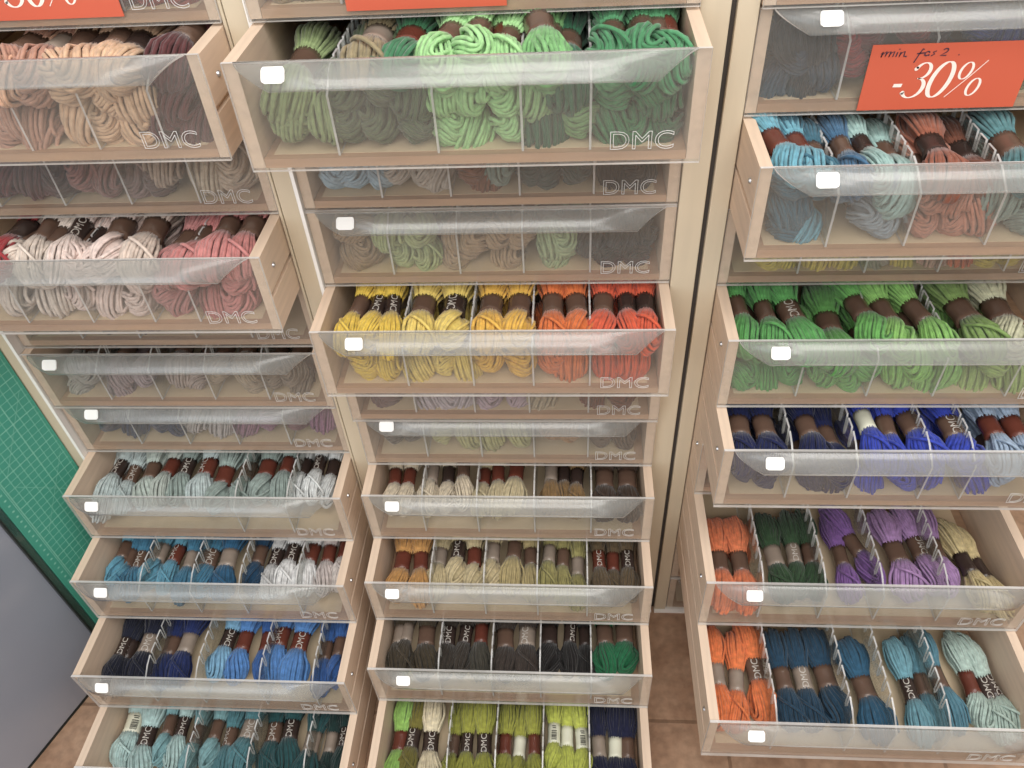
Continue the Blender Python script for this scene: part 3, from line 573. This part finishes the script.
for (dk, layer), lst in groups.items():
    root, xc, yf, zb = DRAW[dk]
    if layer == 'F':
        # rows of the heap, told apart by height
        rows = []
        for s in sorted(lst, key=lambda s: -s['p'].z):
            for r in rows:
                if abs(r[0]['p'].z - s['p'].z) < .016: r.append(s); break
            else: rows.append([s])
        names = {1: [''], 2: ['upper row', 'lower row'], 3: ['upper row', 'middle row', 'bottom row'], 4: ['upper row', 'second row', 'third row', 'bottom row']}
        for ri, r in enumerate(rows):
            for i, s in enumerate(sorted(r, key=lambda s: s['p'].x)):
                rn = names.get(len(rows), ['row %s' % ORD[q+1] for q in range(9)])[ri]
                where = 'front of the ' + NAMEP[dk] if layer == 'F' else NAMEP[dk]
                s['label'] = '%s wool skein, %s from left, %s, %s' % (s['cn'], ORD[i+1], rn or 'front row', NAMEP[dk])
    else:
        for s in lst:
            dn = min([abs(s['p'].x-q['p'].x) for q in lst if q is not s] + [.05])
            s['xs'] = min(1.12, max(.82, dn/.0285))
        for i, s in enumerate(sorted(lst, key=lambda s: s['p'].x)):
            s['label'] = '%s wool skein with %s band, %s from left in %s' % (s['cn'], BN[s['band']], ORD[i+1], NAMEP[dk])
    for s in lst:
        vi += 1
        w = s['w']; p = s['p']
        lim = (.198-.0185*s.get('xs', 1)) if s['layer'] == 'T' else .172
        p.x = max(xc-lim, min(xc+lim, p.x))
        x0, x1 = XL[dk[0]]+.012, XL[dk[0]]+W-.012
        if s['layer'] == 'F':
            me = FV[(vi*5+int(p.x*1000)) % len(FV)]
            # put the front lobe at the marked point: its middle lies behind/below the band
            M_ = Matrix.Translation((p.x, p.y+.045*w, p.z+.012*w)) @ ori(s['yaw']*.6, s['pitch'], random.uniform(-.5, .5)) @ Matrix.Diagonal((w, w*.92, w, 1))
            lo = zb+.0125
            if dk in stuff_set: stuff_items.append((me, M_, s)); continue
            o = link('wool_skein', me); o.matrix_world = M_; set_mat(o, 0, wool(s['col']))
            root_o = o
        else:
            me = TV[(vi*3+int(p.x*777)) % len(TV)]
            M_ = Matrix.Translation(p) @ ori(s['yaw'], s['pitch'], random.uniform(-.3, .3)) @ Matrix.Diagonal((w*s['xs'], w, w*.95, 1))
            root_o = empty('wool_skein', (0, 0, 0)); root_o.matrix_world = M_
            y_ = link('yarn_loops', me, root_o); set_mat(y_, 0, wool(s['col']))
            b_ = link('paper_band', BAND[s['band']], root_o); b_['label'] = BN[s['band']] + ' paper band'
            b_.rotation_euler = (0, 0, 0)
            if s['pr']:
                q = link('lettering' if s['pr'] == 'text' else 'barcode', PR[s['pr']], b_); q.rotation_euler = (0, random.uniform(-.35, .35), 0)
        tag(root_o, s['label'], 'yarn', 'wool skeins in the ' + NAMEP[dk])
if stuff_items:
    allv, allf, mi, mats = [], [], [], []
    off = 0
    for me, M_, s in stuff_items:
        mt = wool(s['col'])
        if mt not in mats: mats.append(mt)
        a = np.empty(len(me.vertices)*3); me.vertices.foreach_get('co', a); a = a.reshape(-1, 3)
        Mn = np.array(M_); a = a @ Mn[:3, :3].T + Mn[:3, 3]
        allv.append(a)
        for p_ in me.polygons:
            allf.append([off+i for i in p_.vertices]); mi.append(mats.index(mt) if p_.material_index == 0 else -1)
        off += len(me.vertices)
    mats.append(BANDM['b'])
    me = bpy.data.meshes.new('wool_heap'); me.from_pydata(np.concatenate(allv).tolist(), [], allf)
    for mt in mats: me.materials.append(mt)
    me.polygons.foreach_set('material_index', [len(mats)-1 if i < 0 else i for i in mi]); me.polygons.foreach_set('use_smooth', [True]*len(mi)); me.update()
    o = link('wool_heap', me); tag(o, 'remaining wool skeins packed behind the closed drawer fronts', 'yarn', 'wool skeins behind closed fronts', 'stuff')

# ------------------------------------------------------------------ cabinets
YF = .7715
ZT = Z0 + P + DH + .012
def part(name, mt, parent, *boxes, bev=0, label=None):
    bm = bmesh.new()
    for b in boxes: box(bm, *b, bev=bev)
    o = link(name, mesh_of(bm, name), parent, [mt])
    if label: o['label'] = label
    return o
for c, lx, rx, lab in (('L', (-.776, -.7582), (-.3315, -.328), 'left cabinet of yarn drawers beside the green cutting mat'), ('C', (-.3272, -.3068), (.1195, .148), 'middle cabinet of yarn drawers with the green to lime wool'), ('R', (.1535, .1738), (.5975, .62), 'right cabinet of yarn drawers, royal blue and purple wool')):
    x0 = XL[c]; root = empty('drawer_cabinet', (x0+W/2, YF, 0)); tag(root, lab, 'cabinet', 'yarn drawer cabinets')
    off = -(x0+W/2)
    def bb(a, b, y0, y1, z0, z1): return (a+off, b+off, y0-YF, y1-YF, z0, z1)
    part('side_panel', M_STILE, root, bb(lx[0], lx[1], YF-.002, 1.19, .006, ZT), bev=.0012)
    part('side_panel', M_STILE, root, bb(rx[0], rx[1], YF-.002, 1.19, .006, ZT), bev=.0012)
    part('back_panel', M_BACK, root, bb(lx[1], rx[0], 1.182, 1.19, .006, ZT))
    part('top_panel', M_STILE, root, bb(lx[0], rx[1], YF-.002, 1.19, ZT+.0005, ZT+.02))
    part('base', M_BASE_LIT, root, bb(lx[0], rx[1], YF-.006, 1.19, 0, .0055), label='white base strip')
    if c in 'LC': part('lit_edge_strip', M_BASE_LIT, root, bb(lx[1]+.0003, x0-.0006, YF-.003, YF+.03, .006, ZT), label='stile edge painted white as if lit')  # white strip stands in for light on the stile's inner edge
    if c == 'R': part('gap_shade', M_DARK, root, bb(.1482, .1533, YF+.004, YF+.03, .006, ZT))  # dark strip stands in for the shade in the gap between cabinets
    # runners the drawers slide on
    rb = []
    for row in range(-1, 10):
        zb = Z0 - row*P + DZ[c] + .0465
        for a, b in ((x0-.0028, x0+.0045), (x0+W-.0045, x0+W+.0028)):
            bm = bmesh.new(); box(bm, a+off, b+off, .012, .40, zb, zb+.006)
            link('runner', mesh_of(bm, 'runner'), root, [M_WOOD])

# ------------------------------------------------------------------ sale cards
def ribbon(bm, pts, ws, z=0, th=.0002, shear=0, tf=None):
    """flat pen stroke of varying width through pts"""
    n = len(pts); L_, R_ = [], []
    for i in range(n):
        a = Vector(pts[max(i-1, 0)]); b = Vector(pts[min(i+1, n-1)]); t = (b-a).normalized(); nn = Vector((-t.y, t.x))*ws[i]/2
        p = Vector(pts[i]); L_.append(bm.verts.new(tf(p+nn))); R_.append(bm.verts.new(tf(p-nn)))
    for i in range(n-1): bm.faces.new((L_[i], L_[i+1], R_[i+1], R_[i]))
def arc(cx, cy, rx, ry, a0, a1, n=24): return [(cx+rx*math.cos(math.radians(a0+(a1-a0)*i/n)), cy+ry*math.sin(math.radians(a0+(a1-a0)*i/n))) for i in range(n+1)]
def sale_card(x0, zlo, y, wd=.149, ht=.064, label=''):
    root = empty('sale_card', (x0+wd/2, y, zlo))
    bm = bmesh.new(); box(bm, -wd/2, wd/2, 0, .0006, 0, ht); c = link('card', mesh_of(bm, 'card'), root, [M_SIGN])
    # digits in a high-contrast slanted serif, unit = digit height
    u = .0335; ox, oz = -.0485, .0125
    def tf(p): return Vector((ox + (p.x + p.y*.22)*u, -.0003, oz + p.y*u))
    bm = bmesh.new()
    ribbon(bm, [(0, .36), (.24, .36)], [.1, .1], tf=tf)
    def stroke(pts, wmin, wmax, power=1.5, dirx=True):
        ws = []
        for i in range(len(pts)):
            a = Vector(pts[max(i-1, 0)]); b = Vector(pts[min(i+1, len(pts)-1)]); t = (b-a).normalized()
            ws.append(wmin+(wmax-wmin)*abs(t.y)**power)
        ribbon(bm, pts, ws, tf=tf)
    stroke(arc(.62, .76, .2, .24, 160, 0, 16)+arc(.62, .76, .2, .21, 0, -95, 12)[1:], .03, .1)
    stroke(arc(.6, .27, .26, .28, 95, 0, 12)+arc(.6, .27, .26, .28, 0, -155, 18)[1:], .03, .115)
    stroke(arc(.42, .84, .035, .035, 0, 340, 12), .05, .05); stroke(arc(.36, .14, .035, .035, 0, 340, 12), .05, .05)
    stroke(arc(1.25, .5, .255, .51, 0, 360, 40), .028, .125, 1.3)
    stroke(arc(1.83, .74, .15, .24, 0, 360, 28), .022, .075)
    stroke(arc(2.27, .26, .15, .25, 0, 360, 28), .022, .075)
    ribbon(bm, [(1.62, -.02), (2.0, .55), (2.28, 1.02)], [.025]*3, tf=tf)
    link('printed_discount', mesh_of(bm, 'printed_discount'), root, [M_WHITE])
    return root
def pen_note(root):
    bm = bmesh.new(); s = .0050; ox, oz = -.066, .0525
    def tf(p): return Vector((ox + (p.x+p.y*.25)*s, -.0004, oz + p.y*s))
    def pen(pts): ribbon(bm, pts, [.24]*len(pts), tf=tf)
    pen([(0, .6), (.2, 1), (.3, 0), (.35, .6), (.8, 1.1), (1, .1), (1.1, .9), (1.6, 1), (1.7, 0), (1.8, .8), (2.3, 1), (2.4, 0)])
    pen([(2.9, .9), (3.0, 0)]); pen([(2.95, 1.35), (3.05, 1.5)])
    pen([(3.5, .9), (3.6, 0), (3.7, .7), (4.2, 1), (4.4, .1), (5.0, 0)])
    pen([(7.6, 1.2), (7.3, 1.4), (7.1, .5), (6.9, -1.2)]); pen([(6.6, .5), (8.0, .6)])
    pen(arc(8.5, .45, .4, .4, 20, 340, 12)+[(9.0, 0)]); pen([(10.0, .9), (9.5, .7), (9.9, .3), (9.4, 0)])
    pen(arc(11.6, .9, .45, .4, 160, -40, 10)+[(11.1, 0), (12.2, 0)]); pen([(14.4, 0), (14.55, .1)])
    o = link('handwriting', mesh_of(bm, 'handwriting'), root, [M_PEN]); o['label'] = 'handwritten note in dark pen'
cr = sale_card(.2842, H-.3655, YF-.0012)
tag(cr, 'complete orange sale card with handwriting on the right cabinet', 'sign', 'orange sale cards'); pen_note(cr)
YL0 = .7685
pl = on_y(125, 16, YL0)
cl = sale_card(pl.x-.149, pl.z, YL0-.0012); tag(cl, 'orange sale card cut off at the top left corner of the photo', 'sign', 'orange sale cards')
pc = on_y(507, 5, .7605)
cc = sale_card(pc.x-.149, pc.z, .7605-.0012); tag(cc, 'orange sale card showing only its lower edge, middle cabinet', 'sign', 'orange sale cards')

# ------------------------------------------------------------------ cutting mat and grey cabinet at the left
ang = math.atan2(.365, 1.0)          # its face leads from the drawer cabinet towards the camera, turned 20 degrees
def left_pt(t, d, z):                # t metres towards the camera from the cabinet corner, d off the face
    bx_, by_ = -.780, YF
    tx, ty = -math.sin(ang), -math.cos(ang); nx, ny = math.cos(ang), -math.sin(ang)
    return Vector((bx_+tx*t+nx*d, by_+ty*t+ny*d, z))
def lbox(bm, t0, t1, d0, d1, z0, z1, bev=0):
    vs = []
    fs = box(bm, t0, t1, d0, d1, z0, z1, bev=bev)
def lmesh(bm, do=0):
    for v in bm.verts: v.co = left_pt(v.co.x, v.co.y+do, v.co.z)
    bmesh.ops.recalc_face_normals(bm, faces=bm.faces)
M_GREY = plain('dark_grey_lacquer', (164, 171, 186), .25, spec=.8, metal=.25, var=.08, scale=3)
M_GREY2 = plain('grey_metal_edge', (150, 150, 152), .3, metal=.6)
M_BLK = plain('black_edge_tape', (34, 40, 38), .4)
def mat_material():
    mt, nt, out = new_mat('green_cutting_mat'); L = nt.links.new
    p = N(nt, 'ShaderNodeBsdfPrincipled', Roughness=.5); L(p.outputs[0], out.inputs[0])
    p.inputs['Base Color'].default_value = (*lin((72, 158, 138)), 1)
    MATS['mat'] = mt
    return mt
root = empty('grey_cupboard', left_pt(.2, -.2, 0))
def lpart(name, mt, parent, fn, label=None):
    bm = bmesh.new(); fn(bm); lmesh(bm, 0 if parent.name.startswith('grey') else .0125)
    inv = parent.location
    for v in bm.verts: v.co -= inv
    o = link(name, mesh_of(bm, name), parent, [mt])
    if label: o['label'] = label
    return o
lpart('body', M_GREY, root, lambda bm: lbox(bm, .002, .75, -.45, .003, .0045, .92, bev=.004))
lpart('top_board', M_GREY2, root, lambda bm: lbox(bm, .002, .76, -.46, .008, .9205, .945, bev=.003))
lpart('plinth', M_BLK, root, lambda bm: lbox(bm, .003, .74, -.44, .0025, 0, .004))
tag(root, 'glossy dark grey cupboard side left of the drawers, behind the mat', 'cupboard')
root = empty('cutting_mat', left_pt(.05, 0, .12))
MT0, MT1, MZ0, MZ1 = .001, .123, .04, .90
lpart('mat_sheet', mat_material(), root, lambda bm: lbox(bm, MT0, MT1, -.009, -.004, MZ0, MZ1, bev=.001))
def grid(bm):
    g = .0122
    k = 0; z = MZ0+.015
    while z < MZ1-.01:
        w_ = .0006 if k % 5 else .0011
        lbox(bm, MT0+.004, MT1-.018, -.004, -.0038, z-w_/2, z+w_/2); z += g; k += 1
    t = MT1-.018; k = 0
    while t > MT0+.004:
        w_ = .0006 if k % 5 else .0011
        lbox(bm, t-w_/2, t+w_/2, -.0039, -.0037, MZ0+.015, MZ1-.012); t -= g; k += 1
    lbox(bm, MT1-.0158, MT1-.015, -.0039, -.0037, MZ0+.01, MZ1-.01)
M_LINE = plain('pale_mat_print', (142, 205, 185), .5)
lpart('grid_print', M_LINE, root, grid, 'pale grid lines')
def diag(bm):
    for z0, dz in ((.45, -.10), (.58, -.10), (.36, .1)):
        a = []
        for i in range(2):
            t = MT0+.01 + i*(MT1-MT0-.04); z = z0 + i*dz
            a.append((t, z))
        (t0, z0_), (t1, z1_) = a
        vs = [bm.verts.new(q) for q in ((t0, -.0036, z0_-.0005), (t1, -.0036, z1_-.0005), (t1, -.0036, z1_+.0005), (t0, -.0036, z0_+.0005))]
        bm.faces.new(vs)
    z = MZ0+.02
    while z < MZ1-.02:       # scale ticks along the edge
        lbox(bm, MT1-.011, MT1-.0075, -.004, -.0038, z, z+.0025); z += .0122
lpart('scale_print', M_LINE, root, diag, 'pale diagonal lines and scale ticks')
tag(root, 'green cutting mat with pale grid leaning beside the left cabinet', 'cutting mat')
root = empty('glass_sheet', left_pt(.18, 0, .1))
lpart('sheet', acrylic('green_edged_glass', .25, tint=(.6, .75, .68), haze_rgb=(120, 150, 140)), root, lambda bm: lbox(bm, .1245, .134, -.009, -.0035, .02, .62, bev=.0008))
lpart('edge_tape', M_BLK, root, lambda bm: (lbox(bm, .1341, .137, -.009, -.003, .02, .62)))
tag(root, 'narrow clear strip with dark edge standing beside the green mat', 'strip')

# ------------------------------------------------------------------ floor and wall
def floor_material():
    mt, nt, out = new_mat('brown_stone_floor'); L = nt.links.new
    p = N(nt, 'ShaderNodeBsdfPrincipled', Roughness=.45); L(p.outputs[0], out.inputs[0])
    tc = N(nt, 'ShaderNodeTexCoord'); n1 = N(nt, 'ShaderNodeTexNoise'); n1.inputs['Scale'].default_value = 14; n1.inputs['Detail'].default_value = 8; n1.inputs['Roughness'].default_value = .65
    n2 = N(nt, 'ShaderNodeTexNoise'); n2.inputs['Scale'].default_value = 70; n2.inputs['Detail'].default_value = 4
    L(tc.outputs['Object'], n1.inputs['Vector']); L(tc.outputs['Object'], n2.inputs['Vector'])
    c1 = N(nt, 'ShaderNodeValToRGB'); e = c1.color_ramp.elements
    e[0].position = .3; e[0].color = (*lin((150, 116, 92)), 1); e[1].position = .7; e[1].color = (*lin((190, 158, 132)), 1)
    L(n1.outputs['Fac'], c1.inputs[0])
    c2 = N(nt, 'ShaderNodeValToRGB'); e = c2.color_ramp.elements
    e[0].position = .35; e[0].color = (.6, .6, .6, 1); e[1].position = .6; e[1].color = (1, 1, 1, 1); L(n2.outputs['Fac'], c2.inputs[0])
    mx = N(nt, 'ShaderNodeMixRGB', blend_type='MULTIPLY'); mx.inputs[0].default_value = .55; L(c1.outputs[0], mx.inputs[1]); L(c2.outputs[0], mx.inputs[2])
    br = N(nt, 'ShaderNodeTexBrick'); br.offset = 0; br.inputs['Scale'].default_value = 1; br.inputs['Brick Width'].default_value = .333; br.inputs['Row Height'].default_value = .333
    br.inputs['Mortar Size'].default_value = .003; br.inputs['Color1'].default_value = (1, 1, 1, 1); br.inputs['Color2'].default_value = (1, 1, 1, 1); br.inputs['Mortar'].default_value = (.62, .6, .58, 1)
    mp = N(nt, 'ShaderNodeMapping'); mp.inputs['Location'].default_value = (.08, .1, 0); L(tc.outputs['Object'], mp.inputs[0]); L(mp.outputs[0], br.inputs['Vector'])
    m3 = N(nt, 'ShaderNodeMixRGB', blend_type='MULTIPLY'); m3.inputs[0].default_value = 1; L(mx.outputs[0], m3.inputs[1]); L(br.outputs['Color'], m3.inputs[2])
    L(m3.outputs[0], p.inputs['Base Color'])
    return mt
o = link('floor', bx_mesh('floor', -2.2, 2.4, -1.8, 1.35, -.03, 0), None, [floor_material()]); tag(o, 'brown mottled stone tile floor', 'floor', kind='structure')
o = link('wall_back', bx_mesh('wall_back', -2.2, 2.4, 1.3, 1.35, 0, 2.7), None, [plain('cream_wall_paint', (214, 205, 190), .8)]); tag(o, 'cream wall behind the cabinets', 'wall', kind='structure')

# ------------------------------------------------------------------ light
def area(name, loc, rot, sx, sy, power, col=(1, 1, 1)):
    l = bpy.data.lights.new(name, 'AREA'); l.shape = 'RECTANGLE'; l.size = sx; l.size_y = sy; l.energy = power; l.color = col
    o = bpy.data.objects.new(name, l); C.objects.link(o); o.location = loc; o.rotation_euler = rot
    return o
area('ceiling_and_fill_light', (.45, -.1, 2.6), (math.radians(12), math.radians(8), 0), 1.8, .9, 24, (1, .965, .92))
area('ceiling_and_fill_light', (-.3, -1.6, 2.6), (math.radians(38), 0, 0), 2.4, 1.2, 36, (1, .97, .93))  # added front fill behind the camera, brightens the drawer contents
area('window_light', (-1.6, -2.2, 1.5), (math.radians(80), 0, math.radians(-32)), 1.6, 1.4, 16, (.85, .93, 1))
wd = bpy.data.worlds.new('shop'); bpy.context.scene.world = wd; wd.use_nodes = True
wd.node_tree.nodes['Background'].inputs[0].default_value = (.97, .94, .91, 1); wd.node_tree.nodes['Background'].inputs[1].default_value = .48
sc = bpy.context.scene
sc.view_settings.view_transform = 'Standard'; sc.view_settings.look = 'None'; sc.view_settings.exposure = .29; sc.view_settings.gamma = 1; sc.view_settings.use_curve_mapping = False
sc.cycles.transparent_max_bounces = 24; sc.cycles.max_bounces = 6; sc.cycles.diffuse_bounces = 3; sc.cycles.glossy_bounces = 3
sc.cycles.caustics_reflective = False; sc.cycles.caustics_refractive = False
